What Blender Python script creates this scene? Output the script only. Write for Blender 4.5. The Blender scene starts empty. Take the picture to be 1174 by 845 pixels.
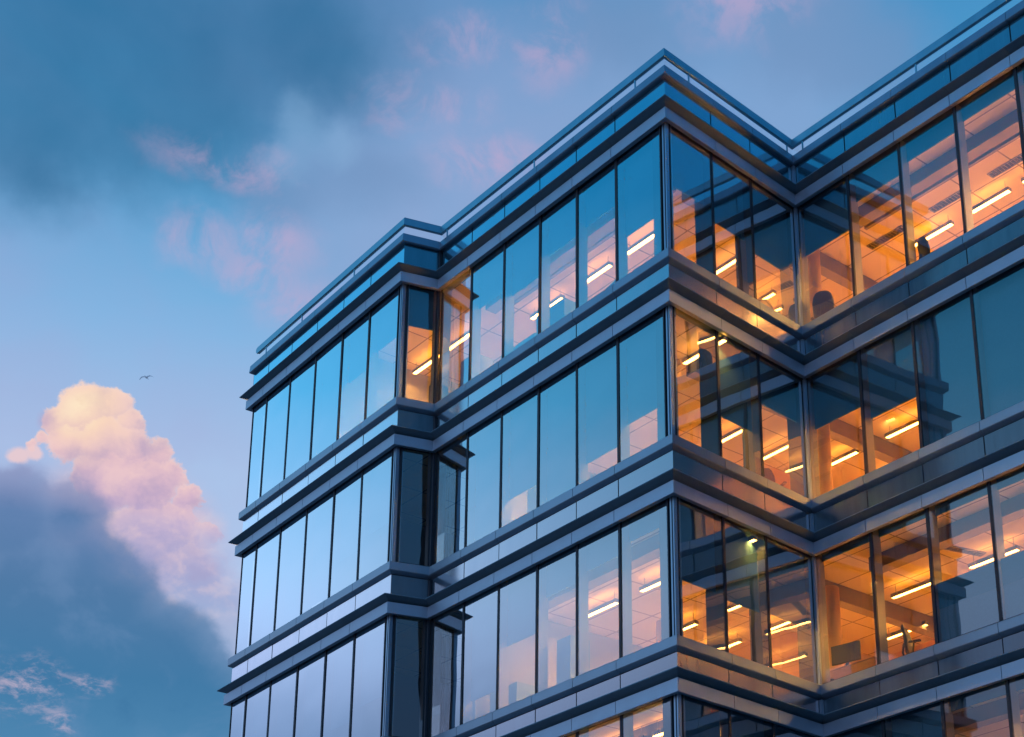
import bpy, math, random
from mathutils import Vector, Matrix
random.seed(7)
scene = bpy.context.scene
col = scene.collection
R = math.radians

# ------------------------------------------------------------------ helpers
def lin(c):
    return tuple(((v/255)/12.92 if v/255 <= .04045 else ((v/255+.055)/1.055)**2.4) for v in c)

class MB:
    """collects faces, then becomes ONE mesh object"""
    def __init__(s): s.v=[]; s.f=[]; s.m=[]; s.sm=[]
    def poly(s, pts, m=0, smooth=False):
        n=len(s.v); s.v += [tuple(p) for p in pts]; s.f.append(list(range(n,n+len(pts)))); s.m.append(m); s.sm.append(smooth)
    def hexa(s, b, t, m=0):
        """bottom quad (ccw from above) and top quad"""
        n=len(s.v); s.v += [tuple(p) for p in b]+[tuple(p) for p in t]
        for f in ((3,2,1,0),(4,5,6,7),(0,1,5,4),(1,2,6,5),(2,3,7,6),(3,0,4,7)):
            s.f.append([n+i for i in f]); s.m.append(m); s.sm.append(False)
    def box(s, x0,x1,y0,y1,z0,z1, m=0, M=None):
        b=[Vector((x0,y0,z0)),Vector((x1,y0,z0)),Vector((x1,y1,z0)),Vector((x0,y1,z0))]
        t=[Vector((p.x,p.y,z1)) for p in b]
        if M is not None: b=[M@p for p in b]; t=[M@p for p in t]
        s.hexa(b,t,m)
    def ring(s, rings, m=0, caps=True, smooth=True):
        """loft closed loops of equal length"""
        n=len(s.v); k=len(rings[0])
        for r in rings: s.v += [tuple(p) for p in r]
        for i in range(len(rings)-1):
            for j in range(k):
                a=n+i*k+j; b=n+i*k+(j+1)%k
                s.f.append([a,b,b+k,a+k]); s.m.append(m); s.sm.append(smooth)
        if caps:
            s.f.append([n+j for j in reversed(range(k))]); s.m.append(m); s.sm.append(False)
            s.f.append([n+(len(rings)-1)*k+j for j in range(k)]); s.m.append(m); s.sm.append(False)
    def lathe(s, prof, c=(0,0,0), seg=14, m=0, M=None):
        rs=[]
        for r,z in prof:
            ps=[Vector((c[0]+r*math.cos(2*math.pi*j/seg), c[1]+r*math.sin(2*math.pi*j/seg), c[2]+z)) for j in range(seg)]
            rs.append([M@p for p in ps] if M is not None else ps)
        s.ring(rs,m)
    def tube(s, pts, rad, seg=8, m=0):
        pts=[Vector(p) for p in pts]; rs=[]
        for i,p in enumerate(pts):
            d=(pts[min(i+1,len(pts)-1)]-pts[max(i-1,0)]).normalized()
            a=d.cross(Vector((0,0,1)) if abs(d.z)<.9 else Vector((1,0,0))).normalized(); b=d.cross(a)
            r=rad[i] if isinstance(rad,(list,tuple)) else rad
            rs.append([p+(a*math.cos(2*math.pi*j/seg)+b*math.sin(2*math.pi*j/seg))*r for j in range(seg)])
        s.ring(rs,m)
    def build(s, name, mats, parent=None, loc=None):
        me=bpy.data.meshes.new(name); me.from_pydata(s.v,[],s.f); 
        for mt in (mats if isinstance(mats,(list,tuple)) else [mats]): me.materials.append(mt)
        for p,mi,sm in zip(me.polygons,s.m,s.sm): p.material_index=mi; p.use_smooth=sm
        me.update()
        import bmesh
        bm=bmesh.new(); bm.from_mesh(me); bmesh.ops.recalc_face_normals(bm,faces=bm.faces); bm.to_mesh(me); bm.free()
        o=bpy.data.objects.new(name,me); col.objects.link(o)
        if parent is not None: o.parent=parent
        if loc is not None: o.location=loc
        return o
def tag(o,label=None,cat=None,group=None,kind=None):
    if label: o['label']=label
    if cat: o['category']=cat
    if group: o['group']=group
    if kind: o['kind']=kind
    return o
def empty(name,loc=(0,0,0),rz=0):
    o=bpy.data.objects.new(name,None); o.empty_display_size=.3; o.location=loc; o.rotation_euler=(0,0,rz); col.objects.link(o); return o
def copy_tree(o,parent=None):
    c=o.copy(); col.objects.link(c)
    if parent is not None: c.parent=parent
    for ch in list(o.children): copy_tree(ch,c)
    return c

# ------------------------------------------------------------------ materials
def mat(name):
    m=bpy.data.materials.new(name); m.use_nodes=True; nt=m.node_tree; nt.nodes.clear()
    out=nt.nodes.new('ShaderNodeOutputMaterial'); return m,nt,out
def principled(name, base, rough=.5, metal=0., var=.12, vscale=1.5, rvar=.1, spec=.5, bump=0.):
    m,nt,out=mat(name); b=nt.nodes.new('ShaderNodeBsdfPrincipled')
    tc=nt.nodes.new('ShaderNodeTexCoord')
    n=nt.nodes.new('ShaderNodeTexNoise'); n.inputs['Scale'].default_value=vscale; n.inputs['Detail'].default_value=6
    mp=nt.nodes.new('ShaderNodeMapping'); mp.inputs['Scale'].default_value=(1,1,.25 if metal>.5 else 1); nt.links.new(tc.outputs['Object'],mp.inputs[0])
    nt.links.new(mp.outputs[0],n.inputs['Vector'])
    cr=nt.nodes.new('ShaderNodeValToRGB')
    cr.color_ramp.elements[0].position=.3; cr.color_ramp.elements[1].position=.7
    cr.color_ramp.elements[0].color=tuple(c*(1-var) for c in base)+(1,)
    cr.color_ramp.elements[1].color=tuple(min(1,c*(1+var)) for c in base)+(1,)
    nt.links.new(n.outputs['Fac'],cr.inputs['Fac']); nt.links.new(cr.outputs['Color'],b.inputs['Base Color'])
    mr=nt.nodes.new('ShaderNodeMapRange'); mr.inputs['To Min'].default_value=max(.02,rough-rvar); mr.inputs['To Max'].default_value=min(1,rough+rvar)
    nt.links.new(n.outputs['Fac'],mr.inputs['Value']); nt.links.new(mr.outputs['Result'],b.inputs['Roughness'])
    b.inputs['Metallic'].default_value=metal; b.inputs['Specular IOR Level'].default_value=spec
    if bump:
        bp=nt.nodes.new('ShaderNodeBump'); bp.inputs['Strength'].default_value=bump; bp.inputs['Distance'].default_value=.02
        nt.links.new(n.outputs['Fac'],bp.inputs['Height']); nt.links.new(bp.outputs['Normal'],b.inputs['Normal'])
    nt.links.new(b.outputs['BSDF'],out.inputs['Surface']); return m
def glass_mat(name, tint, refl, ior, wav=.006, extra=0., floor=.16):
    """coated architectural glass: tinted see-through plus a mirror reflection that grows at grazing angles"""
    m,nt,out=mat(name)
    tr=nt.nodes.new('ShaderNodeBsdfTransparent'); tr.inputs['Color'].default_value=tint+(1,)
    gl=nt.nodes.new('ShaderNodeBsdfGlossy'); gl.inputs['Color'].default_value=refl+(1,); gl.inputs['Roughness'].default_value=.0
    tc=nt.nodes.new('ShaderNodeTexCoord'); n=nt.nodes.new('ShaderNodeTexNoise'); n.inputs['Scale'].default_value=.9; n.inputs['Detail'].default_value=1
    nt.links.new(tc.outputs['Object'],n.inputs['Vector'])
    bp=nt.nodes.new('ShaderNodeBump'); bp.inputs['Strength'].default_value=1.; bp.inputs['Distance'].default_value=wav
    nt.links.new(n.outputs['Fac'],bp.inputs['Height']); nt.links.new(bp.outputs['Normal'],gl.inputs['Normal'])
    fr=nt.nodes.new('ShaderNodeLayerWeight'); fr.inputs['Blend'].default_value=.5
    ad=nt.nodes.new('ShaderNodeMapRange'); ad.inputs['From Min'].default_value=0; ad.inputs['From Max'].default_value=1; ad.inputs['To Min'].default_value=extra; ad.inputs['To Max'].default_value=extra+ior
    nt.links.new(fr.outputs['Facing'],ad.inputs['Value'])
    fl=nt.nodes.new('ShaderNodeMath'); fl.operation='MAXIMUM'; fl.inputs[1].default_value=floor; nt.links.new(ad.outputs[0],fl.inputs[0]); ad=fl
    mx=nt.nodes.new('ShaderNodeMixShader')
    nt.links.new(ad.outputs[0],mx.inputs['Fac']); nt.links.new(tr.outputs[0],mx.inputs[1]); nt.links.new(gl.outputs[0],mx.inputs[2])
    clear=nt.nodes.new('ShaderNodeBsdfTransparent'); geo=nt.nodes.new('ShaderNodeNewGeometry')
    m2=nt.nodes.new('ShaderNodeMixShader'); nt.links.new(geo.outputs['Backfacing'],m2.inputs['Fac'])
    nt.links.new(mx.outputs[0],m2.inputs[1]); nt.links.new(clear.outputs[0],m2.inputs[2])
    nt.links.new(m2.outputs[0],out.inputs['Surface']); return m
def emit(name,c,s):
    m,nt,out=mat(name); e=nt.nodes.new('ShaderNodeEmission'); e.inputs['Color'].default_value=c+(1,); e.inputs['Strength'].default_value=s
    nt.links.new(e.outputs[0],out.inputs['Surface']); return m

def tiles(m):
    nt=m.node_tree; b=[n for n in nt.nodes if n.type=='BSDF_PRINCIPLED'][0]
    src=b.inputs['Base Color'].links[0].from_socket
    tc=nt.nodes.new('ShaderNodeTexCoord'); br=nt.nodes.new('ShaderNodeTexBrick'); br.offset=0
    br.inputs['Scale'].default_value=1; br.inputs['Mortar Size'].default_value=.018; br.inputs['Brick Width'].default_value=1.2; br.inputs['Row Height'].default_value=.9; br.inputs['Mortar Smooth'].default_value=0
    br.inputs['Color1'].default_value=(1,1,1,1); br.inputs['Color2'].default_value=(.93,.93,.93,1); br.inputs['Mortar'].default_value=(.35,.33,.32,1)
    nt.links.new(tc.outputs['Object'],br.inputs['Vector'])
    mx=nt.nodes.new('ShaderNodeMix'); mx.data_type='RGBA'; mx.blend_type='MULTIPLY'; mx.inputs[0].default_value=1
    nt.links.new(src,mx.inputs[6]); nt.links.new(br.outputs['Color'],mx.inputs[7]); nt.links.new(mx.outputs[2],b.inputs['Base Color'])
def spandrel_mat(name,base,refl,k,extra,rough,floor=.10):
    """opaque back-painted glass: dark body, reflection that grows at grazing angles"""
    m,nt,out=mat(name)
    df=nt.nodes.new('ShaderNodeBsdfDiffuse'); gl=nt.nodes.new('ShaderNodeBsdfGlossy'); gl.inputs['Roughness'].default_value=rough; gl.inputs['Color'].default_value=refl+(1,)
    tc=nt.nodes.new('ShaderNodeTexCoord'); mp=nt.nodes.new('ShaderNodeMapping'); mp.inputs['Scale'].default_value=(5,5,.7); nt.links.new(tc.outputs['Object'],mp.inputs[0])
    n=nt.nodes.new('ShaderNodeTexNoise'); n.inputs['Scale'].default_value=1.; n.inputs['Detail'].default_value=6; nt.links.new(mp.outputs[0],n.inputs['Vector'])
    cr=nt.nodes.new('ShaderNodeValToRGB'); cr.color_ramp.elements[0].position=.3; cr.color_ramp.elements[1].position=.7
    cr.color_ramp.elements[0].color=tuple(c*.82 for c in base)+(1,); cr.color_ramp.elements[1].color=tuple(c*1.18 for c in base)+(1,)
    nt.links.new(n.outputs['Fac'],cr.inputs[0]); nt.links.new(cr.outputs[0],df.inputs['Color'])
    mr=nt.nodes.new('ShaderNodeMapRange'); mr.inputs['To Min'].default_value=rough*.6; mr.inputs['To Max'].default_value=rough*1.5; nt.links.new(n.outputs['Fac'],mr.inputs['Value']); nt.links.new(mr.outputs[0],gl.inputs['Roughness'])
    fr=nt.nodes.new('ShaderNodeLayerWeight'); fr.inputs['Blend'].default_value=.5
    ad=nt.nodes.new('ShaderNodeMapRange'); ad.inputs['To Min'].default_value=extra; ad.inputs['To Max'].default_value=extra+k; nt.links.new(fr.outputs['Facing'],ad.inputs['Value'])
    fl=nt.nodes.new('ShaderNodeMath'); fl.operation='MAXIMUM'; fl.inputs[1].default_value=floor; nt.links.new(ad.outputs[0],fl.inputs[0]); ad=fl
    mx=nt.nodes.new('ShaderNodeMixShader'); nt.links.new(ad.outputs[0],mx.inputs[0]); nt.links.new(df.outputs[0],mx.inputs[1]); nt.links.new(gl.outputs[0],mx.inputs[2]); nt.links.new(mx.outputs[0],out.inputs['Surface']); return m
M_FIN   = principled('fin_aluminium', (.15,.27,.33), .5, .15, .10, 2.2)
M_TRIM  = principled('trim_aluminium', (.40,.53,.63), .42, .35, .08, 2.0)
M_SILL  = principled('sill_aluminium', (.28,.38,.45), .36, .55, .10, 2.0)
M_PANEL = spandrel_mat('spandrel_glass', (.06,.12,.16), (.98,.96,1.), 2.4, -.62, .16)
M_CROWN = spandrel_mat('crown_glass_panel', (.03,.14,.20), (.62,.90,1.), 2.0, -.44, .10, .2)
M_COPE  = principled('coping_aluminium', (.27,.36,.43), .38, .7, .10, 2.0)
M_RAIL  = principled('rail_aluminium', (.20,.42,.50), .35, .75, .10, 2.5)
M_WHITE = principled('upstand_white', (.86,.84,.88), .35, .0, .04, 1.2)
M_DARK  = principled('gasket_black', (.014,.030,.044), .55, 0, .2, 3)
M_BACK  = principled('backing_dark', (.02,.035,.05), .7, 0, .2, 2)
M_POST  = principled('post_aluminium', (.32,.46,.56), .36, .55, .08, 2.0)
M_FLANK = principled('mullion_inside', (.32,.34,.36), .45, .3, .08, 2.0)
M_GLASS = glass_mat('facade_glass', (.93,.91,.86), (.86,.95,1.), 2.2, extra=-.54)
M_BLIND = principled('blind_fabric', (.06,.20,.29), .9, 0, .06, 30, .05)
M_FILM  = principled('film_fabric', (.16,.28,.36), .8, 0, .05, 30, .05)
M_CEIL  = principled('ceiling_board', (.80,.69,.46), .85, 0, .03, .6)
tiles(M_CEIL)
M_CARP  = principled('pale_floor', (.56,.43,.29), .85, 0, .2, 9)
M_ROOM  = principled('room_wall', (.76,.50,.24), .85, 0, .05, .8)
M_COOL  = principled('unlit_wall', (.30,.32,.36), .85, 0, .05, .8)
M_BEAM  = principled('duct_grey', (.16,.14,.15), .6, .2, .1, 2)
M_VENT  = principled('vent_grille', (.03,.03,.035), .6, 0, .1, 4)
M_CHAIR = principled('chair_fabric', (.015,.02,.03), .75, 0, .2, 12)
M_CHROME= principled('chair_metal', (.25,.26,.28), .3, .9, .05, 4)
M_WOOD  = principled('desk_board', (.35,.25,.16), .5, 0, .15, 4)
M_SCREEN= principled('screen_plastic', (.012,.014,.018), .35, 0, .1, 6)
M_CAB   = principled('cabinet_grey', (.10,.11,.15), .5, 0, .1, 2)
M_REAR  = principled('rear_cladding', (.22,.25,.28), .6, .2, .1, 1)
M_PAVE  = principled('paving', (.18,.18,.19), .8, 0, .2, .8)
M_ASPH  = principled('asphalt', (.05,.05,.052), .9, 0, .2, 3)
M_LAWN  = principled('ground_soil', (.06,.075,.05), .95, 0, .3, .3)
M_KERB  = principled('kerb_stone', (.32,.32,.33), .8, 0, .1, 2)
M_PAINT = principled('road_paint', (.75,.75,.73), .7, 0, .1, 3)
M_FEATH = principled('grey_feather', (.72,.75,.80), .8, 0, .12, 20)
nt_=M_FEATH.node_tree; o_=[n for n in nt_.nodes if n.type=='OUTPUT_MATERIAL'][0]; p_=[n for n in nt_.nodes if n.type=='BSDF_PRINCIPLED'][0]
t_=nt_.nodes.new('ShaderNodeBsdfTranslucent'); t_.inputs['Color'].default_value=(.94,.95,.97,1); x_=nt_.nodes.new('ShaderNodeMixShader'); x_.inputs[0].default_value=.6
nt_.links.new(p_.outputs[0],x_.inputs[1]); nt_.links.new(t_.outputs[0],x_.inputs[2])
y_=nt_.nodes.new('ShaderNodeMixShader'); y_.inputs[0].default_value=.45; v_=nt_.nodes.new('ShaderNodeBsdfTransparent')   # transparency pales the bird into the sky, in place of haze
nt_.links.new(x_.outputs[0],y_.inputs[1]); nt_.links.new(v_.outputs[0],y_.inputs[2]); nt_.links.new(y_.outputs[0],o_.inputs['Surface'])
M_BEAK  = principled('beak_horn', (.30,.24,.16), .6, 0, .1, 20)
M_LAMP  = emit('lamp_glow', (1.,.45,.085), 720.)
M_FILL    = emit('ceiling_fill_glow', (1.,.38,.05), 12.)  # added fill glow for the ceiling boards
M_BALU  = glass_mat('balustrade_glass', (.97,.96,.98), (1.,.95,1.), .35, extra=-.04, floor=.03)

# ------------------------------------------------------------------ footprint of the stepped tower (x along the long faces, y into the block)
PTS=[(-14.937,-.632),(-7.855,-.8045),(-7.618,0.),(0.,0.),(-.348,3.8575),(13.2,3.8575),(13.2,16.),(-14.6,16.)]
NE=len(PTS); EN=['A1','B1','A2','B2','A3','RIGHT','REAR','LEFT']
def edge(i):
    a=Vector(PTS[i]); b=Vector(PTS[(i+1)%NE]); d=(b-a); L=d.length; d=d/L; n=Vector((d.y,-d.x)); return a,b,d,n,L
def corner(i,p):
    """vertex i of the footprint pushed outward by p (mitred)"""
    a0,b0,d0,n0,_=edge((i-1)%NE); a1,b1,d1,n1,_=edge(i)
    q=Vector(PTS[i]); den=1+n0.dot(n1); return q+(n0+n1)*(p/den)
def at(i,t,p,z,start=False,end=False):
    a,b,d,n,L=edge(i)
    if start: q=corner(i,p)
    elif end: q=corner((i+1)%NE,p)
    else: q=a+d*t+n*p
    return Vector((q.x,q.y,z))
def sweep(mb,i,t0,t1,prof,m=0):
    """closed profile [(p,z)] extruded along edge i from t0 to t1; mitred where it reaches a corner"""
    L=edge(i)[4]
    r0=[at(i,t0,p,z,start=t0<=1e-6) for p,z in prof]; r1=[at(i,t1,p,z,end=t1>=L-1e-6) for p,z in prof]
    mb.ring([r0,r1],m,caps=True,smooth=False)
BR={0:[0,.70,1.93,3.21,4.48,5.72],1:[0],2:[0,1.31,2.52,3.77,5.0,6.24],3:[0,1.17,2.35],
    4:[0,1.58,2.94,4.34,5.77,7.19,8.61,10.03,11.45],5:[0,2.4,4.8,7.2,9.6],6:[0,4,8,12,16,20,24],7:[0,4,8,12,13.8,15.2]}
def bays(i):
    L=edge(i)[4]; b=[t for t in BR[i] if t<L-.25]; return list(zip(b,b[1:]+[L]))
TZ=[21.7,17.7,13.868,10.231,6.55,2.95]     # underside of the head trim above storey k
SZ=[18.856,15.03,11.25,7.62,3.98]          # top of the sill of storey k
ROOF=TZ[0]

bld=empty('office_building',(0,0,0))
tag(bld,'stepped glass office block with lit orange rooms and dark metal ledges','office building')

def prof_ring(mb,prof,gap=.018,edges=range(8),m=0,jit=0.):
    for i in edges:
        L=edge(i)[4]
        for k,(t0,t1) in enumerate(bays(i)):
            a=t0 if k==0 else t0+gap/2; b=t1 if t1>=L-1e-6 else t1-gap/2
            e_=random.uniform(-jit,jit); sweep(mb,i,a,b,[(p+e_,z_+e_*.5) for p,z_ in prof],m)
ORD=['top','second','third','fourth','fifth','sixth']
for k,z in enumerate(TZ):
    mb=MB(); prof_ring(mb,[(0,z+.19),(.13,z+.19),(.13,z+.012),(.145,z),(.225,z),(.23,z+.006),(.23,z+.245),(.22,z+.25),(0,z+.25)],.014); mb.build('head_trim',M_TRIM,bld)
    mb=MB(); prof_ring(mb,[(0,z+.262),(.16,z+.275),(.355,z+.352),(.362,z+.362),(.355,z+.378),(.13,z+.452),(0,z+.46)],.006); mb.build('sun_ledge',M_FIN,bld)
    if k==0:
        mb=MB(); prof_ring(mb,[(0,z+.462),(.085,z+.462),(.085,z+1.026),(0,z+1.026)],0); mb.build('crown_backing',M_BACK,bld)
        mb=MB(); prof_ring(mb,[(.088,z+.464),(.12,z+.464),(.12,z+1.02),(.088,z+1.02)],.03,jit=.0025); mb.build('crown_panel',M_CROWN,bld)
    else:
        s=SZ[k-1]
        mb=MB(); prof_ring(mb,[(0,z+.462),(.085,z+.462),(.085,s-.262),(0,s-.262)],0); mb.build('spandrel_backing',M_BACK,bld)
        mb=MB(); prof_ring(mb,[(.088,z+.464),(.12,z+.464),(.12,s-.266),(.088,s-.266)],.026,jit=.0025); mb.build('spandrel_panel',M_PANEL,bld)
        mb=MB(); prof_ring(mb,[(0,s-.26),(.10,s-.25),(.19,s-.205),(.205,s-.19),(.21,s-.18),(.21,s-.01),(.20,s+.004),(0,s+.02)],.012); mb.build('window_ledge',M_SILL,bld)
# roof edge
z=ROOF
mb=MB(); prof_ring(mb,[(-.25,z+1.03),(.19,z+1.03),(.205,z+1.04),(.216,z+1.055),(.20,z+1.245),(.19,z+1.255),(-.25,z+1.265)],.01); mb.build('roof_coping',M_COPE,bld)
mb=MB()
for i in range(8):
    L=edge(i)[4]; sweep(mb,i,(.62 if i==0 else 0),(L-.6 if i==7 else L),[(.138,z+1.258),(.150,z+1.258),(.150,z+1.478),(.138,z+1.478)])
up=mb.build('roof_balustrade',M_BALU,bld)
mb=MB()
for i in range(7):
    L=edge(i)[4]; sweep(mb,i,(.12 if i==0 else 0),L,[(.118,z+1.48),(.165,z+1.48),(.18,z+1.495),(.182,z+1.66),(.165,z+1.685),(.118,z+1.69)])
# rounded return at the free left end of the rail
rs=[]
for a in range(7):
    w=a/6*math.pi/2; s_=.12-.10*math.sin(w); h=.105*math.cos(w)
    rs.append([at(0,s_,p,z+1.585+q*h/.105*(1 if q>0 else 1)) for p,q in ((.118,-.085),(.155,-.105),(.18,-.09),(.182,.075),(.165,.1),(.118,.105))])
mb.ring(rs[:6],0,True,False)
mb.build('roof_rail',M_RAIL,bld)
for i,ts in ((0,(.55,2.43,4.96)),(2,(.35,3.6,6.9)),(3,(.5,3.5)),(4,(.45,3.55,7.1))):
    for t in ts:
        mb=MB(); sweep(mb,i,t,t+.035,[(.149,z+1.258),(.165,z+1.258),(.165,z+1.478),(.149,z+1.478)]); mb.build('rail_bracket',M_RAIL,bld)
# roof deck, floor slabs and ceilings
def plan(p): return [corner(i,p) for i in range(NE)]
def slab(name,p,z0,z1,mats):
    mb=MB(); q=plan(p); n=len(q)
    mb.poly([(v.x,v.y,z0) for v in reversed(q)],0); mb.poly([(v.x,v.y,z1) for v in q],1)
    for j in range(n):
        a,b=q[j],q[(j+1)%n]; mb.poly([(a.x,a.y,z0),(b.x,b.y,z0),(b.x,b.y,z1),(a.x,a.y,z1)],2)
    return mb.build(name,mats,bld)
CEIL=[t+.17 for t in TZ]; FLOOR=[s-.30 for s in SZ]
slab('roof_slab',-.03,CEIL[0],ROOF+1.02,[M_CEIL,M_REAR,M_BACK])
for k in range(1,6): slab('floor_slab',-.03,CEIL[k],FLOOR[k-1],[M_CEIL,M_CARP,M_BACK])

# ------------------------------------------------------------------ windows: frame > pane, blind
GP=.10   # the glass stands this far out from the footprint line
def box_e(mb,i,t0,t1,p0,p1,z0,z1,m=0):
    p0+=GP; p1+=GP
    q=[at(i,t0,p1,z0),at(i,t1,p1,z0),at(i,t1,p0,z0),at(i,t0,p0,z0)]
    mb.hexa(q,[Vector((v.x,v.y,z1)) for v in q],m)
def window(i,t0,t1,zb,zt,blind=0.,low=0.,label=None,j=.032):
    mb=MB()
    for a,b in ((t0,t0+j),(t1-j,t1)):
        box_e(mb,i,a+.001,b-.001,-.028,.014,zb,zt,0)
        box_e(mb,i,a+.001,b-.001,-.44 if i==3 else -.24,-.03,zb,zt,0 if i==3 else 1)
    box_e(mb,i,t0+j,t1-j,-.028,.010,zb,zb+.03,0); box_e(mb,i,t0+j,t1-j,-.028,.010,zt-.03,zt,0)
    box_e(mb,i,t0+j,t1-j,-.20,-.03,zb,zb+.03,1); box_e(mb,i,t0+j,t1-j,-.24,-.03,zt-.075,zt,0)  # deep dark head added to cover the lit reveal above the glass
    w=mb.build('window',[M_DARK,M_FLANK],bld)
    if label: w['label']=label
    mb=MB(); a_,b_,c_=[random.uniform(-.004,.004) for _ in range(3)]
    lo_=[at(i,t0+j+.002,GP+a_,zb+.032),at(i,t1-j-.002,GP+b_,zb+.032),at(i,t1-j-.002,GP+b_-.02,zb+.032),at(i,t0+j+.002,GP+a_-.02,zb+.032)]
    hi_=[at(i,t0+j+.002,GP+a_+c_,zt-.032),at(i,t1-j-.002,GP+b_+c_,zt-.032),at(i,t1-j-.002,GP+b_+c_-.02,zt-.032),at(i,t0+j+.002,GP+a_+c_-.02,zt-.032)]
    mb.hexa(lo_,hi_); mb.build('pane',M_GLASS,w)
    if blind>0:
        mb=MB(); h=(zt-zb-.06)*blind
        box_e(mb,i,t0+j+.004,t1-j-.004,-.20,-.19,zt-.03-h,zt-.077)
        box_e(mb,i,t0+j+.004,t1-j-.004,-.206,-.184,zt-.06-h,zt-.031-h)
        mb.build('blind',M_BLIND,w)
    if low>0:
        mb=MB(); h=(zt-zb)*low
        box_e(mb,i,t0+j+.004,t1-j-.004,-.10,-.085,zb+.032,zb+h*.58,0)
        box_e(mb,i,t0+j+.004,t1-j-.004,-.10,-.085,zb+h*.58+.002,zb+h,1)
        mb.build('privacy_screen',[M_FILM,M_BLIND],w)
    return w
# share of each pane covered by its roller blind, per face and storey (left to right)
BL={('A1',0):[0,1,1,.93,.46,.38],('A1',1):[0,1,.93,.9,.66,.58],('A1',2):[0,.85,.88,1,.70,.62],('A1',3):[0,.85,.75,1,.70,.62],
    ('A2',0):[0,.36,.45,.34,.32,.62],('A2',1):[0,.96,.74,.95,.80,.68],('A2',2):[0,.8,.50,.27,.22,.16],('A2',3):[0,.9,.9,0,0,0],
    ('B2',0):[.42,.5,.55],('B2',1):[0,.62,.36],('B2',2):[.56,.58,.56],('B2',3):[.9,.9,.9],
    ('A3',0):[.40,.22,.16,.12,.12,.2,.2,.2,.2],('A3',1):[.42,.55,1,1,1,1,1,1,1],('A3',2):[.06,.06,.08,.08,.08,.3,.3,.3,.3],('A3',3):[.95,.95,.1,.1,.3,.3,.3,.3,.3],
    ('B1',0):[.34],('B1',1):[0],('B1',2):[0],('B1',3):[0]}
LOW={('A3',2):[0,0,.42,.42,.42,.4,.4,.4,.4],('A3',3):[0,0,.25,.25,.25,0,0,0,0]}
LEND={0:(-.06,.075),1:(.02,.13),2:(.125,.04),3:(-.03,.13),4:(.125,0)}
for k in range(4):
    zb=SZ[k]+.022; zt=TZ[k]+.188
    for i in (0,1,2,3,4):
        bs=bays(i); L=edge(i)[4]
        for n,(t0,t1) in enumerate(bs):
            a=t0+(LEND[i][0] if n==0 else 0); b=t1-(LEND[i][1] if n==len(bs)-1 else 0)
            if i==4 and n>5: continue
            bl=BL[(EN[i],k)]; lo=LOW.get((EN[i],k),[0]*12)
            bb=bl[n] if n<len(bl) else .5
            if i==0 and n==0: bb=0
            window(i,a,b,zb,zt,bb,lo[n] if n<len(lo) else 0)
# the lower storeys and the far faces, outside the picture, as one facade each
mb=MB()
for k in (4,):
    for i in range(5):
        for t0,t1 in bays(i):
            box_e(mb,i,t0+.1,t1-.1,-.02,0,SZ[k]+.022,TZ[k]+.188,0)
for k in range(4):
    for t0,t1 in bays(4)[6:]: box_e(mb,4,t0+.03,t1-.03,-.02,0,SZ[k]+.022,TZ[k]+.188,0)
tag(mb.build('lower_glazing',M_GLASS,bld),kind='stuff')
mb=MB()
for k in range(5):
    zb=SZ[k]+.022; zt=TZ[k]+.188
    for i in (5,6): sweep(mb,i,0,edge(i)[4],[(-.12,zb),(-.02,zb),(-.02,zt),(-.12,zt)])
    # left end: solid rear half, glazed near the front corner
    sweep(mb,7,0,edge(7)[4]-2.84,[(-.06,zb),(.09,zb),(.09,zt),(-.06,zt)])
mb.build('rear_wall',M_REAR,bld)
for k in range(4):
    L=edge(7)[4]; zb=SZ[k]+.022; zt=TZ[k]+.188
    for a,b in ((L-2.82,L-1.44),(L-1.44,L-.06)): window(7,a,b,zb,zt)
# ground storey plinth walls
mb=MB()
for i in range(8): sweep(mb,i,0,edge(i)[4],[(-.4,0),(-.15,0),(-.15,TZ[5]+.18),(-.4,TZ[5]+.18)])
mb.build('base_wall',M_REAR,bld)
for i in (0,2,4):
    for t0,t1 in bays(i):
        mb=MB(); box_e(mb,i,t0+.08,t1-.08,-.14,-.12,.3,TZ[5]-.1); 
        tag(mb.build('shopfront_pane',M_GLASS,bld))
# corner posts
for i,sz_ in ((1,.0),(3,.0)):     # projecting corners V1, V2
    mb=MB()
    for k in range(4):
        zb=SZ[k]+.022; zt=TZ[k]+.188
        d0=edge(i-1)[2]; n0=edge(i-1)[3]; q=corner(i,GP)
        def P(u,v,z): w=q+d0*u+n0*v; return Vector((w.x,w.y,z))
        def bx(u0,u1,v0,v1,m):
            b=[P(u0,v1,zb),P(u1,v1,zb),P(u1,v0,zb),P(u0,v0,zb)]; mb.hexa(b,[Vector((v.x,v.y,zt)) for v in b],m)
        bx(-.138,-.095,-.20,-.012,1); bx(-.094,-.055,-.20,.015,0); bx(-.054,-.018,-.06,-.016,1); bx(-.017,.010,-.06,.018,0)
    mb.build('corner_post',[M_POST,M_DARK],bld)
for i in (2,4):
    mb=MB(); q=corner(i,.05)
    for k in range(4):
        for zb,zt in ((SZ[k]+.03,TZ[k]-.005),(TZ[k]+.47,(SZ[k-1]-.27) if k else TZ[0]+1.02)):
            c=corner(i,.15 if zb<TZ[k] else .16)
            w=.03 if i==4 else .025
            b=[Vector((c.x-w,c.y-w,zb)),Vector((c.x+w,c.y-w,zb)),Vector((c.x+w,c.y+w,zb)),Vector((c.x-w,c.y+w,zb))]
            mb.hexa(b,[Vector((v.x,v.y,zt)) for v in b],0 if i==4 else 1)
    mb.build('corner_post',[M_POST,M_DARK],bld)

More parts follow.
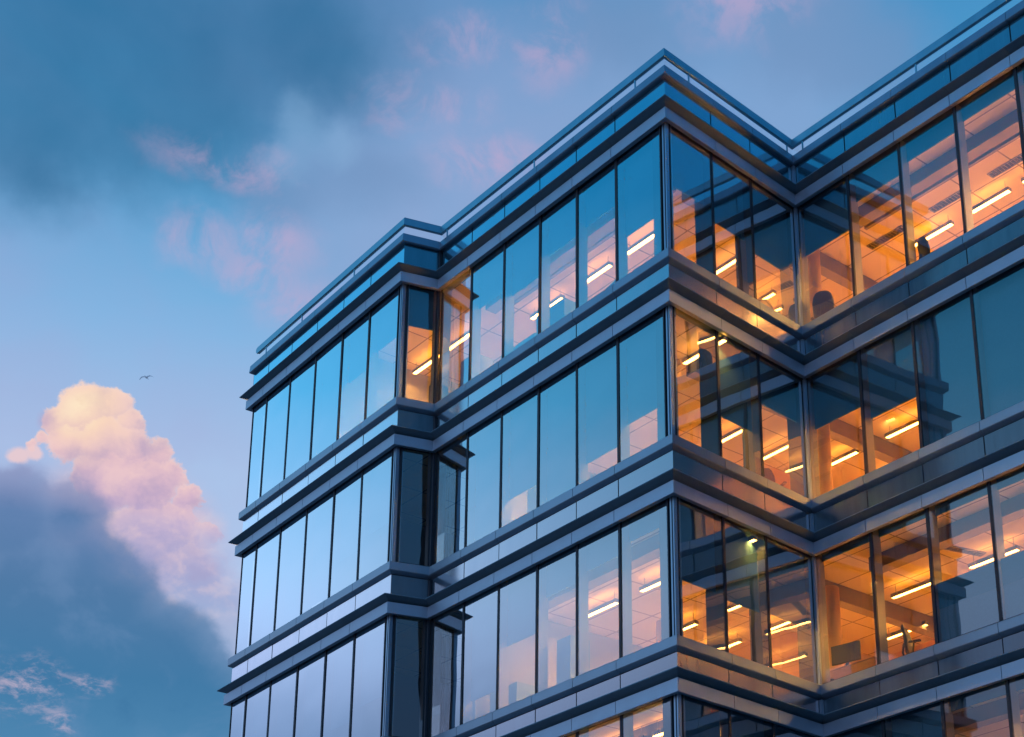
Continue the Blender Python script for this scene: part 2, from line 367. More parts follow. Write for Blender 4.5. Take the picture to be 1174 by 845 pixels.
# ------------------------------------------------------------------ interior: core, partitions, ducts
for k in range(4):
    z0=FLOOR[k]; z1=CEIL[k]
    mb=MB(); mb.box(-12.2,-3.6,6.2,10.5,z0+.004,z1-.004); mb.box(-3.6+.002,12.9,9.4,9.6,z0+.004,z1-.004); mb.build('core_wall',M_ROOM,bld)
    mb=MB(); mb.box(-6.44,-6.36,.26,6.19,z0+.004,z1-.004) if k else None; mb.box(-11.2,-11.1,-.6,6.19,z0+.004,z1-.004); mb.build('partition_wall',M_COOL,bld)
    mb=MB(); 
    mb.box(-7.3 if k==0 else -6.3,-1.4,.95,1.22,z1-.30,z1-.006); mb.box(-7.3 if k==0 else -6.3,-1.4,1.42,1.50,z1-.12,z1-.006); mb.build('ceiling_duct',M_BEAM,bld)
    mb=MB(); mb.box(.2,12.6,4.85,5.12,z1-.30,z1-.006); mb.box(.2,12.6,5.4,5.47,z1-.12,z1-.006); mb.build('ceiling_duct',M_BEAM,bld)
    mb=MB(); mb.box(-1.35,-1.1,1.6,8.6,z1-.36,z1-.006); mb.build('ceiling_beam',M_BEAM,bld)
    if k==1:
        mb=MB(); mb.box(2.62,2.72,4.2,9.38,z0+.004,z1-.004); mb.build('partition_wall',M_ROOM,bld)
    for x,y in ((-.75,4.75),(-4.2,3.4),(5.2,7.2)):
        mb=MB(); mb.lathe([(.17,z0+.004),(.17,z1-.37)],(x,y,0),20); mb.build('column',M_ROOM,bld)

# ------------------------------------------------------------------ strip lamps under the ceilings
DROP=.20
def make_lamp(lx=1.15):
    root=empty('ceiling_lamp')
    mb=MB(); mb.box(-lx/2-.01,lx/2+.01,-.055,-.047,-.085,.0); mb.box(-lx/2-.01,lx/2+.01,.047,.055,-.085,.0); mb.box(-lx/2-.01,-lx/2,-.046,.046,-.085,0); mb.box(lx/2,lx/2+.01,-.046,.046,-.085,0); mb.build('housing',M_CHROME,root)
    mb=MB(); mb.box(-lx/2+.002,lx/2-.002,-.045,.045,-.055,-.034); mb.build('diffuser',M_LAMP,root)
    mb=MB(); mb.box(-lx/2+.002,lx/2-.002,-.045,.045,-.030,-.012); mb.build('ceiling_fill',M_FILL,root)  # glowing strip added inside the lamp to brighten the ceiling above
    for s in (-1,1):
        mb=MB(); mb.tube([(s*lx*.42,0,-.010),(s*lx*.42,0,DROP-.006)],.006,6); mb.build('hanger',M_CHROME,root)
    return root
proto=make_lamp(); first=True
LAMPS=[]  # lamps in view, and more rows added to brighten the rooms
def L_(k,fc,y,xs,rz=0): LAMPS.extend((k,x,y,rz,fc) for x in xs)
L_(0,'A1',1.3,(-10.2,-8.8)); L_(0,'A1',3.4,(-10.3,))
L_(0,'A2',2.0,(-6.4,-4.7,-3.0)); L_(0,'A2',3.95,(-6.2,-4.4,-2.6)); L_(0,'A2',5.5,(-5.4,-3.2))
L_(0,'A3',6.5,(1.1,2.6,4.1,5.9)); L_(0,'A3',7.9,(-1.6,.9,3.4,5.8))
L_(1,'A2',1.35,(-4.9,-2.9,-.55)); L_(1,'A2',4.1,(-4.6,-2.55)); L_(1,'A2',5.35,(-4.9,-2.75))
L_(1,'A3',6.7,(-2.1,-.1,1.7)); L_(1,'A3',8.2,(-1.7,.7))
L_(2,'A2',2.1,(-4.7,-2.8,-.7)); L_(2,'A2',4.15,(-4.6,-2.5)); L_(2,'A2',5.6,(-4.8,-2.85))
L_(2,'A3',6.3,(.1,2.1,4.2,6.2)); L_(2,'A3',8.0,(-1.6,.9,3.4))
L_(3,'A2',.9,(-3.9,-2.5,-1.1)); L_(3,'A3',5.7,(4.0,5.6))
rows={}
for (k,x,y,rz,fc) in LAMPS: rows.setdefault((k,fc),set()).add(y)
cnt={}
NTH=['first','second','third','fourth','fifth','sixth']
for (k,x,y,rz,fc) in LAMPS:
    o=proto if first else copy_tree(proto)
    first=False
    o.location=(x,y,CEIL[k]-DROP); o.rotation_euler.z=R(rz)
    n=cnt.get((k,fc,y),0); cnt[(k,fc,y)]=n+1
    where={'A2':'middle facade','A3':'right facade','A1':'left facade'}[fc]
    row=['front row','second row','third row'][sorted(rows[(k,fc)]).index(y)]
    tag(o,f'strip lamp on {ORD[k]} visible floor, {where}, {NTH[n]} from left, {row}','ceiling lamp','strip lamps under the office ceilings')

# ------------------------------------------------------------------ air grilles let into the ceilings
def make_vent(lx=1.0,ly=.2):
    root=empty('ceiling_vent')
    mb=MB()
    for q in ((-lx/2,lx/2,-ly/2,-ly/2+.02),(-lx/2,lx/2,ly/2-.02,ly/2),(-lx/2,-lx/2+.02,-ly/2+.021,ly/2-.021),(lx/2-.02,lx/2,-ly/2+.021,ly/2-.021)): mb.box(*q,-.02,0)
    mb.build('frame',M_CHROME,root)
    mb=MB()
    for j in range(12):
        x0=-lx/2+.03+j*(lx-.06)/12; mb.box(x0,x0+(lx-.06)/12*.72,-ly/2+.024,ly/2-.024,-.018,-.002)
    mb.build('grille',M_VENT,root); return root
vp=make_vent(); first=True
for k,x,y,rz,lab in ((0,.2,6.12,0,'black slotted air grille in top floor ceiling, right facade, nearest the inner corner'),(0,1.95,6.12,0,'black slotted air grille in top floor ceiling, right facade, middle one'),(0,3.5,6.12,0,'black slotted air grille in top floor ceiling, right facade, farthest right'),(2,1.6,6.0,75,'slotted air grille in third floor ceiling behind the pink lit window')):
    o=vp if first else copy_tree(vp); first=False
    o.location=(x,y,CEIL[k]-.004); o.rotation_euler.z=R(rz); tag(o,lab,'air vent','air grilles in the ceilings')

# ------------------------------------------------------------------ office furniture close to the glass
def rbox(mb,x0,x1,y0,y1,z0,z1,r=.03,m=0):
    """box with rounded vertical edges"""
    rs=[]
    pts=[]
    for cx,cy,a0 in ((x1-r,y1-r,0),(x0+r,y1-r,90),(x0+r,y0+r,180),(x1-r,y0+r,270)):
        for j in range(4): a=R(a0+j*30); pts.append((cx+r*math.cos(a),cy+r*math.sin(a)))
    mx,my=(x0+x1)/2,(y0+y1)/2
    def lp(sc,z): return [Vector((mx+(p[0]-mx)*sc,my+(p[1]-my)*sc,z)) for p in pts]
    h=(z1-z0)*.2
    mb.ring([lp(.94,z0),lp(1,z0+h),lp(1,z1-h),lp(.94,z1)],m,True,True)
def make_chair():
    root=empty('office_chair')
    mb=MB()
    for j in range(5):
        a=j*2*math.pi/5; mb.tube([(0,0,.10),(.30*math.cos(a),.30*math.sin(a),.075)],[.03,.018],8)
    mb.build('base',M_CHROME,root)
    for j in range(5):
        a=j*2*math.pi/5; c_=Vector((.30*math.cos(a),.30*math.sin(a),.03)); t_=Vector((-math.sin(a),math.cos(a),0))
        mb=MB(); mb.tube([c_-t_*.022,c_+t_*.022],.03,12); mb.build('castor',M_SCREEN,root)
    mb=MB(); mb.lathe([(.03,.10),(.03,.26),(.02,.261),(.02,.42)],seg=12); mb.build('column',M_CHROME,root)
    mb=MB(); rbox(mb,-.25,.25,-.24,.25,.42,.51,.09); mb.build('seat',M_CHAIR,root)
    mb=MB(); rs=[]
    for z_,w_,yy,d_ in ((.60,.19,.245,.03),(.66,.225,.235,.04),(.80,.24,.24,.045),(.95,.235,.265,.04),(1.06,.20,.295,.035),(1.12,.15,.31,.02)):
        rs.append([Vector((w_*math.cos(a)*(1 if abs(math.cos(a))<.8 else 1),yy+d_*math.sin(a)+.05*math.cos(a)**2*-1,z_)) for a in [j*2*math.pi/16 for j in range(16)]])
    mb.ring(rs,0,True,True); mb.build('backrest',M_CHAIR,root)
    mb=MB(); mb.tube([(0,.18,.44),(0,.30,.47),(0,.33,.62),(0,.30,.80)],.022,8); mb.build('back_bracket',M_SCREEN,root)
    for sx in (-1,1):
        mb=MB(); mb.tube([(sx*.24,.06,.45),(sx*.30,.06,.50),(sx*.30,.04,.68)],.016,8); rbox(mb,sx*.30-.035,sx*.30+.035,-.10,.14,.681,.71,.03); mb.build('armrest',M_SCREEN,root)
    return root
cp=make_chair(); first=True
for x,y,k,rz,lab in ((.02,4.28,0,200,'black office chair at top floor glass beside the inner corner'),(2.75,4.42,0,150,'dark swivel chair at top floor glass under the right hand strip lamps'),(-.62,3.1,0,60,'black office chair at top floor glass left of the inner corner'),(1.72,4.36,2,115,'black swivel chair at third floor glass beside the orange right pane'),(-.62,3.05,1,75,'black swivel chair at second floor glass left of the inner corner')):
    o=cp if first else copy_tree(cp); first=False
    o.location=(x,y,FLOOR[k]); o.rotation_euler.z=R(rz); tag(o,lab,'office chair','office chairs near the windows')
def make_desk():
    root=empty('office_desk')
    mb=MB(); rbox(mb,-.7,.7,-.36,.36,.71,.74,.02); mb.build('desk_top',M_WOOD,root)
    for sx in (-1,1):
        mb=MB(); mb.box(sx*.62-.025,sx*.62+.025,-.03,.03,.03,.709); mb.box(sx*.62-.03,sx*.62+.03,-.32,.32,0,.029); mb.build('leg',M_SCREEN,root)
    mb=MB(); mb.box(-.58,.58,.30,.32,.35,.705); mb.build('modesty_panel',M_CAB,root)
    return root
def make_monitor():
    root=empty('computer_monitor')
    mb=MB(); rbox(mb,-.12,.12,-.09,.09,0,.012,.03); mb.build('foot',M_SCREEN,root)
    mb=MB(); mb.box(-.03,.03,-.012,.012,.013,.22); mb.build('stand',M_SCREEN,root)
    mb=MB(); mb.box(-.31,.31,-.045,-.014,.16,.54); mb.build('casing',M_SCREEN,root)
    mb=MB(); mb.box(-.30,.30,-.048,-.0455,.175,.53); mb.build('screen',M_CAB,root)
    return root
dp=make_desk(); tag(dp,'desk with a monitor at third floor glass beside the inner corner','desk','office desks'); dp.location=(.05,4.5,FLOOR[2]); dp.rotation_euler.z=R(4)
d2=copy_tree(dp); tag(d2,'desk at the top floor glass of the middle facade, near the cabinets','desk','office desks'); d2.location=(-2.6,.72,FLOOR[0]); d2.rotation_euler.z=R(180)
mp=make_monitor(); tag(mp,'black monitor on the third floor desk beside the inner corner','monitor','computer monitors'); mp.location=(-.12,4.42,FLOOR[2]+.742); mp.rotation_euler.z=R(14)
m2=copy_tree(mp); tag(m2,'black monitor on the top floor desk in the middle facade','monitor','computer monitors'); m2.location=(-2.5,.7,FLOOR[0]+.742); m2.rotation_euler.z=R(170)
def make_cabinet(w_,d_,h_,mt):
    root=empty('office_cabinet')
    mb=MB(); mb.box(-w_/2,w_/2,-d_/2,d_/2,.05,h_); mb.box(-w_/2+.02,w_/2-.02,-d_/2+.02,d_/2-.02,0,.049); mb.build('carcass',mt,root)
    for sx in (-1,1):
        mb=MB(); mb.box(min(0,sx*w_/2)+.004,max(0,sx*w_/2)-.004,d_/2+.002,d_/2+.02,.06,h_-.01); dr=mb.build('door',mt,root)
        mb=MB(); mb.tube([(sx*.05,d_/2+.032,h_*.5),(sx*.05,d_/2+.032,h_*.5+.14)],.008,6); mb.build('handle',M_CHROME,dr)
    return root
for x,y,k,w_,h_,mt,lab in ((-4.15,.62,0,.95,1.36,M_FILM,'blue grey cabinet behind the top floor glass, the taller of a stepped pair'),(-5.2,.62,0,1.05,1.0,M_FILM,'low blue grey cabinet behind the top floor glass, the shorter of a pair'),(-8.1,.42,0,.5,1.25,M_CAB,'dark cabinet low in the narrow lit top floor window of the recess'),(-7.1,.6,0,.55,1.5,M_CAB,'tall dark cabinet behind the top floor pane next to the left inner corner'),
    (-5.6,.62,2,.9,1.05,M_FILM,'low blue grey cabinet behind a faintly lit third floor pane'),(-3.62,.58,2,.42,1.5,M_FILM,'narrow tall cabinet behind a peach lit third floor pane'),(-4.6,.6,1,.5,1.25,M_ROOM,'pale cabinet behind a second floor pane of the middle facade')):
    o=make_cabinet(w_,.45,h_,mt); o.location=(x,y,FLOOR[k]); tag(o,lab,'cabinet','office cabinets')

# ------------------------------------------------------------------ one gull gliding far off, left of the block
root=empty('bird',(-103.2,31.8,72.9),R(35)); root.scale=(.85,.85,.85)
mb=MB(); rs=[]
for y_,r_,z_ in ((-.34,.004,.02),(-.30,.035,.02),(-.25,.05,.02),(-.20,.048,.01),(-.10,.085,0),(.02,.095,0),(.14,.07,.005),(.24,.04,.01),(.30,.05,.012),(.38,.06,.012)):
    fl=1. if y_<.22 else .25
    rs.append([Vector((r_*math.cos(a),y_,z_+r_*fl*math.sin(a))) for a in [j*2*math.pi/12 for j in range(12)]])
mb.ring(rs,0,True,True)
for sx in (-1,1):
    rs=[]
    for u,zz,c0,c1,th in ((.04,.03,-.12,.10,.03),(.20,.10,-.15,.07,.022),(.42,.12,-.17,.04,.016),(.62,.05,-.10,.06,.010),(.80,-.08,.0,.10,.004)):
        n_=8; rs.append([Vector((sx*u,(c0+c1)/2+(c1-c0)/2*math.cos(a),zz+th*math.sin(a))) for a in [j*2*math.pi/n_ for j in range(n_)]])
    mb.ring(rs,0,True,True)
mb.build('body',M_FEATH,root)
mb=MB(); mb.tube([(0,-.33,.02),(0,-.38,.015),(0,-.41,.002)],[.016,.012,.004],8); mb.build('beak',M_BEAK,root)
tag(root,'small grey bird gliding above the sunlit cloud, left of the building','bird')

# ------------------------------------------------------------------ ground
S=900
mb=MB(); mb.box(-S,S,-S,S,-.6,-.16); tag(mb.build('ground',M_LAWN),kind='structure')
mb=MB(); mb.box(-60,60,-26,40,-.158,0); tag(mb.build('pavement',M_PAVE),kind='structure')
mb=MB(); mb.box(-300,300,-40,-26.32,-.158,-.13); tag(mb.build('road',M_ASPH),kind='structure')
mb=MB(); mb.box(-60,60,-26.3,-26.002,-.158,.004); tag(mb.build('kerb',M_KERB),kind='structure')
mb=MB()
for j in range(-30,31): mb.box(j*6,j*6+3,-33.2,-33.05,-.129,-.125)
tag(mb.build('road_marking',M_PAINT),kind='structure')

# ------------------------------------------------------------------ camera
f_px,px,py=1861.771,823.3914,772.4825; W0,H0=1174,845
yaw,pitch,roll=-.8154,.3352,-.0306
fwd=Vector((math.sin(yaw)*math.cos(pitch),math.cos(yaw)*math.cos(pitch),math.sin(pitch)))
rt=Vector((math.cos(yaw),-math.sin(yaw),0)); upv=rt.cross(fwd)
r2=rt*math.cos(roll)+upv*math.sin(roll); u2=-rt*math.sin(roll)+upv*math.cos(roll)
cam=bpy.data.cameras.new('camera'); co=bpy.data.objects.new('camera',cam); col.objects.link(co)
M=Matrix((r2,u2,-fwd)).transposed().to_4x4(); M.translation=Vector((19.3164,-17.2534,-20.0881+21.7)); co.matrix_world=M
cam.sensor_fit='HORIZONTAL'; cam.sensor_width=36; cam.lens=36*f_px/W0
cam.shift_x=(W0/2-px)/W0; cam.shift_y=(py-H0/2)/W0
cam.clip_start=.1; cam.clip_end=5000
scene.camera=co

# ------------------------------------------------------------------ world: Nishita dusk sky with cloud banks by compass bearing and height
w=bpy.data.worlds.new('World'); scene.world=w; w.use_nodes=True; nt=w.node_tree; nt.nodes.clear()
class X:
    def __init__(s,o): s.o=o
def sock(n,idx,v):
    if isinstance(v,X): nt.links.new(v.o,n.inputs[idx])
    else: n.inputs[idx].default_value=v
def mth(op,a,b=0.,c=0.,clamp=False):
    n=nt.nodes.new('ShaderNodeMath'); n.operation=op; n.use_clamp=clamp
    sock(n,0,a); sock(n,1,b)
    if op in ('MULTIPLY_ADD','SMOOTH_MIN','SMOOTH_MAX'): sock(n,2,c)
    return X(n.outputs[0])
X.__add__=lambda a,b:mth('ADD',a,b); X.__radd__=lambda a,b:mth('ADD',b,a)
X.__sub__=lambda a,b:mth('SUBTRACT',a,b); X.__rsub__=lambda a,b:mth('SUBTRACT',b,a)
X.__mul__=lambda a,b:mth('MULTIPLY',a,b); X.__rmul__=lambda a,b:mth('MULTIPLY',b,a)
X.__truediv__=lambda a,b:mth('DIVIDE',a,b)
def sstep(x,a,b):
    n=nt.nodes.new('ShaderNodeMapRange'); n.interpolation_type='SMOOTHSTEP'
    sock(n,'Value',x); n.inputs['From Min'].default_value=a; n.inputs['From Max'].default_value=b; return X(n.outputs['Result'])
def mixc(fac,a,b):
    n=nt.nodes.new('ShaderNodeMix'); n.data_type='RGBA'
    sock(n,0,fac)
    for idx,v in ((6,a),(7,b)):
        if isinstance(v,X): nt.links.new(v.o,n.inputs[idx])
        else: n.inputs[idx].default_value=tuple(v)+(1,)
    return X(n.outputs[2])
def ramp(x,stops):
    n=nt.nodes.new('ShaderNodeValToRGB'); cr=n.color_ramp
    while len(cr.elements)<len(stops): cr.elements.new(.5)
    for e,(p,c) in zip(cr.elements,stops): e.position=p; e.color=tuple(c)+(1,)
    sock(n,0,x); return X(n.outputs[0])
tc=nt.nodes.new('ShaderNodeTexCoord'); D=X(tc.outputs['Generated'])
sp=nt.nodes.new('ShaderNodeSeparateXYZ'); nt.links.new(D.o,sp.inputs[0]); dx,dy,dz=[X(sp.outputs[j]) for j in range(3)]
az=mth('ARCTAN2',dx,dy)*57.29578; el=mth('ARCSINE',dz)*57.29578
def comb(x,y,z=0.):
    n=nt.nodes.new('ShaderNodeCombineXYZ'); sock(n,0,x); sock(n,1,y); sock(n,2,z); return X(n.outputs[0])
def noise(vec,scale,detail=5,rough=.55,dist=0.,color=False,lac=2.):
    n=nt.nodes.new('ShaderNodeTexNoise'); sock(n,'Vector',vec); n.inputs['Scale'].default_value=scale; n.inputs['Detail'].default_value=detail
    n.inputs['Roughness'].default_value=rough; n.inputs['Distortion'].default_value=dist; n.inputs['Lacunarity'].default_value=lac
    return X(n.outputs['Color' if color else 'Fac'])
# degrees on the sky, bent by noise so no cloud has a clean outline
ax=az*.89
wv=comb(ax,el)
wn=noise(wv,.55,6,.58,color=True); ws=nt.nodes.new('ShaderNodeSeparateXYZ'); nt.links.new(wn.o,ws.inputs[0])
wx,wy=X(ws.outputs[0])-.5,X(ws.outputs[1])-.5
wn2=noise(wv,.16,4,.55,color=True); ws2=nt.nodes.new('ShaderNodeSeparateXYZ'); nt.links.new(wn2.o,ws2.inputs[0])
vx,vy=X(ws2.outputs[0])-.5,X(ws2.outputs[1])-.5
def dist(a,e,sx,sy,warp=0.,big=0.):
    u=ax-a*.89; v=el-e
    if warp: u=u+wx*warp; v=v+wy*warp
    if big: u=u+vx*big; v=v+vy*big
    u=u/sx; v=v/sy
    return mth('SQRT',u*u+v*v)
def blob(a,e,r,asp=1.,warp=0.,big=0.,soft=1.):
    """soft patch: 1 in the middle, 0 at r"""
    return sstep(dist(a,e,r*asp,r,warp,big),1.,1.-soft)
def union(lst):
    o=lst[0]
    for q in lst[1:]: o=o+q-o*q
    return o
# clear air by height
air=ramp(el/90.,[(0,lin((176,160,196))),(.10,lin((176,172,212))),(.20,lin((160,184,224))),(.285,lin((156,192,230))),(.335,lin((116,174,220))),(.37,lin((88,158,206))),(.44,lin((66,144,196))),(.58,lin((34,104,156))),(1,lin((14,56,98)))])
fair=ramp(el/90.,[(0,lin((208,186,226))),(.12,lin((210,194,238))),(.18,lin((190,194,240))),(.25,lin((152,188,228))),(.32,lin((74,160,208))),(.40,lin((16,126,182))),(.58,lin((6,90,146))),(1,lin((10,56,98)))])
hl=mth('SQRT',dx*dx+dy*dy)+.0001
fair_=nt.nodes.new('ShaderNodeMix'); fair_.data_type='RGBA'; fair_.blend_type='MULTIPLY'; fair_.inputs[0].default_value=1; nt.links.new(fair.o,fair_.inputs[6]); fair_.inputs[7].default_value=(1.62,1.58,1.55,1); fair=X(fair_.outputs[2])
view_side=sstep((dx*math.sin(R(-50))+dy*math.cos(R(-50)))/hl,math.cos(R(52)),math.cos(R(30)))
air=mixc(view_side,fair,air)
dusk=ramp(el/90.,[(0,lin((44,72,112))),(.20,lin((34,98,152))),(.36,lin((20,124,190))),(.55,lin((14,110,176))),(1,lin((10,56,98)))])
dside=sstep((dx*math.sin(R(72))+dy*math.cos(R(72)))/hl,-.05,.55)
air=mixc(dside*.92,air,dusk)
sky=nt.nodes.new('ShaderNodeTexSky'); sky.sky_type='NISHITA'; sky.sun_disc=False; sky.sun_elevation=R(4); sky.sun_rotation=R(-62); sky.air_density=1.2; sky.dust_density=1.5; sky.ozone_density=2.5
sc_=nt.nodes.new('ShaderNodeMix'); sc_.data_type='RGBA'; sc_.blend_type='ADD'; sc_.inputs[0].default_value=.03
nt.links.new(air.o,sc_.inputs[6]); nt.links.new(sky.outputs[0],sc_.inputs[7]); c=X(sc_.outputs[2])
# streaky high clouds all round the sky
den=dz+.30
hv=comb(dx/den,dy/den)
n1=noise(hv,1.3,6,.55,.6); n2=noise(hv,2.9,5,.6,.4)
veil=sstep(n1*.7+n2*.3,.46,.66)
veilc=ramp(el/90.,[(0,lin((196,160,184))),(.25,lin((176,172,214))),(.40,lin((150,160,204))),(.55,lin((70,110,155))),(1,lin((30,70,110)))])
c=mixc(veil*(.20+view_side*.33)*(1.-dside*.8),c,veilc)
# lilac veil across the upper middle and right
lil=union([blob(*q) for q in ((-55.6,36.5,6.5,1.3,1.,3.,.9),(-49,37.5,6.5,1.2,1.,3.,.9),(-60.5,34.6,5.0,1.2,1.,2.5,.9),(-43,38.5,6.,1.2,1.,3.,.9),(-56,31.5,7,1.2,1,2,.9))])
c=mixc(lil*.58,c,lin((148,170,212)))
# dark teal bank, upper left
teal=union([blob(*q) for q in ((-72.8,38.6,5.6,1.4,1.6,4.,.85),(-68.3,37.6,4.8,1.3,1.6,4.,.85),(-73,35.6,3.6,1.5,1.6,3.,.9),(-63,39.8,4.,1.6,1.5,3.,.9))])
tn=noise(wv,.22,4,.5,.3)
c=mixc(teal*(.44+tn*.46),c,lin((30,100,144)))
# grey blue rolls
grey=union([blob(*q) for q in ((-63.7,35.2,1.9,1.5,.9,1.5,.8),(-60.5,35.9,1.8,2.,.9,1.5,.9),(-41.5,40.4,2.6,1.9,1.2,2.,.8),(-39,39.6,2.0,1.7,1.2,2.,.8),(-50,40.8,2.4,2.2,1.2,2.,.9))])
c=mixc(grey*.62,c,lin((112,146,190)))
pale=union([blob(*q) for q in ((-63.2,37.0,1.7,.8,1.6,1.,.9),(-61.6,36.7,1.1,1.3,1.6,1.,.9),(-64.0,36.0,1.0,1.2,1.6,1.,.9))])
c=mixc(pale*.26,c,lin((150,190,228)))
pk=union([blob(*q) for q in ((-66.9,33.1,1.3,1.5,1.6,1.6,.95),(-64.7,32.3,1.2,2.0,1.5,1.4,.9),(-64.0,33.5,1.5,1.6,1.8,1.6,.95),(-62.5,31.4,1.6,1.8,1.5,1.4,.95),(-58.2,38.4,1.2,2.6,2.2,2.,.95),(-55.2,36.6,1.4,2.4,1.8,2.,.95),(-53.2,40.4,1.9,1.2,1.8,2.,.95),(-66.3,35.7,1.1,3.2,1.8,1.6,.95),(-44.4,41.5,1.7,2.2,1.8,2.,.95),(-57,40.3,1.0,2.2,1.8,2.,.95))])
pk=pk*sstep(noise(wv,.45,6,.62,.6),.36,.62)
c=mixc(pk*.50,c,lin((206,172,204)))
# cumulus tower lit by the low sun
def sd(lst,warp,big):
    o=None
    for a,e,r in lst:
        q=dist(a,e,1.,1.,warp,big)-r
        o=q if o is None else mth('SMOOTH_MIN',o,q,.25)
    return o
BIL=[(-70.09,27.0,.99),(-70.92,26.54,.6),(-69.29,27.34,.66),(-68.57,26.87,.55),(-70.49,25.92,.77),(-69.44,26.06,.94),(-68.48,25.99,.77),(-67.62,25.95,.6),(-67.01,25.3,.6),(-67.91,24.88,1.04),(-69.25,24.83,1.1),(-66.37,24.59,.55),(-66.64,23.6,.88),(-65.75,23.45,.55),(-65.22,22.56,.55),(-67.37,23.38,1.21),(-66.14,22.04,1.1),(-68.14,22.71,1.43),(-71.42,25.84,.36),(-71.85,25.58,.25)]
fx=noise(wv,1.3,8,.66,color=True); fs=nt.nodes.new('ShaderNodeSeparateXYZ'); nt.links.new(fx.o,fs.inputs[0])
bx_=ax+wx*.9+(X(fs.outputs[0])-.5)*.95; by_=el+wy*.9+(X(fs.outputs[1])-.5)*.95
hb=None
for a_,e_,r_ in BIL:
    u=(bx_-a_*.89)/r_; v=(by_-e_)/r_
    h=(1.-(u*u+v*v))*(r_**.6); l=v*.92-u*.38
    if hb is None: hb,lb=h,l
    else:
        g=sstep(h-hb,-.30,.30); lb=lb+(l-lb)*g; hb=mth('SMOOTH_MAX',hb,h,.16)
CU=[(-69.7,26.2,1.3),(-69.22,24.7,1.6),(-67.75,24.6,1.2),(-66.9,23.4,1.4),(-67.82,22.3,2.4),(-66.1,22.0,1.3),(-65.4,20.8,1.4),(-66.8,20.6,1.8)]
soft=sstep(sd(CU,1.3,.8),.55,-.75)*sstep(el,26.,23.8)
crisp=sstep(el,21.6,24.6)
cu_a=mth('MAXIMUM',sstep(hb,-.02,.34)*(.12+crisp*.88),soft*.85); dcu=hb*-.5
fade=sstep(el,19.4,22.4)
body=ramp((el-19.)/9.,[(0,lin((110,150,196))),(.30,lin((158,162,204))),(.55,lin((200,174,204))),(.75,lin((224,188,200))),(1,lin((240,208,196)))])
ns=noise(wv,.9,6,.6,.3)
hp=noise(wv,.75,7,.55,.2); hp2=noise(comb(ax-.28,el+.34),.75,7,.55,.2)
relief=hp-hp2
body=mixc(sstep(ns,.42,.66)*.35,body,lin((236,200,206)))
body=mixc(sstep(ns,.50,.30)*.35,body,lin((168,158,196)))
body=mixc(sstep(relief,.0,.18)*.34,body,lin((250,212,204)))
body=mixc(sstep(relief,.0,-.18)*.30,body,lin((160,148,190)))
body=mixc(sstep(lb,.05,.9)*(.06+crisp*.24),body,lin((252,214,200)))
body=mixc(sstep(lb,.05,-.9)*(.05+crisp*.20),body,lin((158,150,192)))
glow=blob(-70.1,26.8,1.9,.95,.9,.2,1.)*(.55+sstep(lb,-.7,.5)*.45)
body=mixc(glow*.85,body,lin((255,220,186)))
core=blob(-70.3,26.9,1.0,.9,.9,.1,1.)*sstep(lb,-.6,.4)
body=mixc(core*.8,body,lin((255,238,204)))
body=mixc(sstep(relief,-.02,-.16)*.35*core,body,lin((238,196,170)))
rim=sstep(dcu,-.30,-.02)*sstep(el,22.5,25.5)
body=mixc(rim*.35,body,lin((250,222,208)))
c=mixc(cu_a*(.15+fade*.85),c,body)
sm=blob(-71.4,26.5,.5,1.0,1.3,.2,.9)
c=mixc(sm*.55,c,lin((180,160,196)))
# haze below and round the tower
low=sstep(el,22.,16.)*sstep(ax,-52.,-58.)
c=mixc(low*.75,c,lin((92,144,188)))
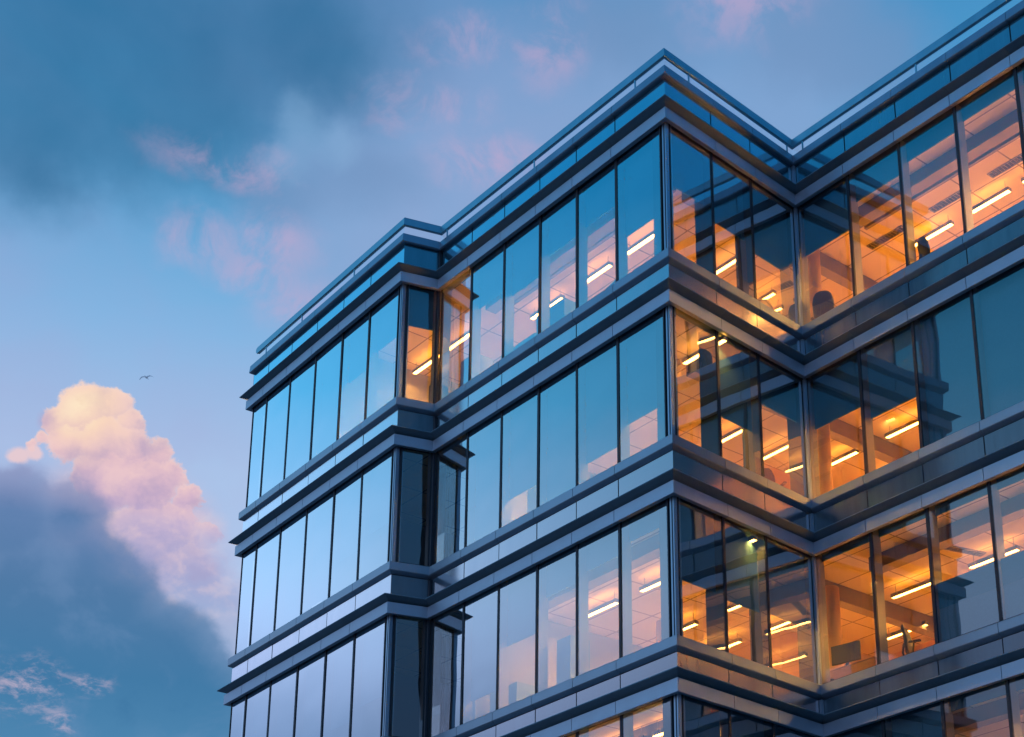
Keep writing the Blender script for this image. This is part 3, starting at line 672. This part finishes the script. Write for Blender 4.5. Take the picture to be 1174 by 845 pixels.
# shaded bank in front of it
DK=[(-71.94,23.0,1.95),(-70.25,23.4,1.35),(-69.6,22.0,1.6),(-70.5,20.4,3.0),(-68.6,20.6,1.9),(-67.4,18.6,2.8),(-71.,17.2,4.2),(-65.6,17.4,2.2),(-73.6,23.6,1.2)]
ddk=sd(DK,1.2,.6)
dka=sstep(ddk,.22,-.30)*.6+sstep(ddk,.7,-1.4)*.4
dkc=ramp((el-15.)/10.,[(0,lin((82,138,180))),(.35,lin((66,122,166))),(.62,lin((80,122,166))),(.85,lin((98,130,176))),(1,lin((140,146,188)))])
dn=noise(wv,.35,6,.58,.4)
dkc=mixc(sstep(dn,.5,.72)*.30,dkc,lin((120,150,192)))
dkc=mixc(sstep(dn,.46,.28)*.30,dkc,lin((46,104,152)))
c=mixc(dka,c,dkc)
tiny=union([blob(-72.2,25.2,.34,1.2,.7,.1,.5),blob(-71.7,25.35,.3,1.2,.7,.1,.5)])
c=mixc(tiny*.8,c,lin((240,205,205)))
wis=union([blob(-71.0,17.9,1.5,1.1,1.0,.5,.9),blob(-69.0,18.1,.6,1.7,.8,.5,.9),blob(-69.9,16.8,.6,1.4,.8,.4,.9)])
wis=wis*sstep(noise(comb(ax*1.1+el*.9,el*1.8-ax*.5),1.1,8,.68,.25),.44,.70)
c=mixc(wis*.75,c,lin((206,186,206)))
# nothing glows below the horizon
c=mixc(sstep(el,1.,-6.),c,lin((44,54,66)))
bg=nt.nodes.new('ShaderNodeBackground'); nt.links.new(c.o,bg.inputs[0]); bg.inputs[1].default_value=1.
ow=nt.nodes.new('ShaderNodeOutputWorld'); nt.links.new(bg.outputs[0],ow.inputs[0])
# the sun has all but set behind the block
sun=bpy.data.lights.new('sun','SUN'); sun.energy=.7; sun.angle=R(.5); sun.color=(1,.72,.48)
so=bpy.data.objects.new('sun',sun); col.objects.link(so)
sa=R(-62); se=R(4); sd_=Vector((math.sin(sa)*math.cos(se),math.cos(sa)*math.cos(se),math.sin(se)))
so.rotation_euler=sd_.to_track_quat('Z','Y').to_euler(); so.location=sd_*200

# ------------------------------------------------------------------ render settings
vs=scene.view_settings; vs.view_transform='Standard'; vs.look='None'; vs.exposure=0; vs.gamma=1; vs.use_curve_mapping=False
cy=scene.cycles
scene.render.engine='CYCLES'
cy.use_denoising=True
cy.max_bounces=10; cy.diffuse_bounces=4; cy.glossy_bounces=5; cy.transparent_max_bounces=32; cy.transmission_bounces=6
cy.sample_clamp_indirect=8; cy.sample_clamp_direct=12; cy.caustics_reflective=False; cy.caustics_refractive=False
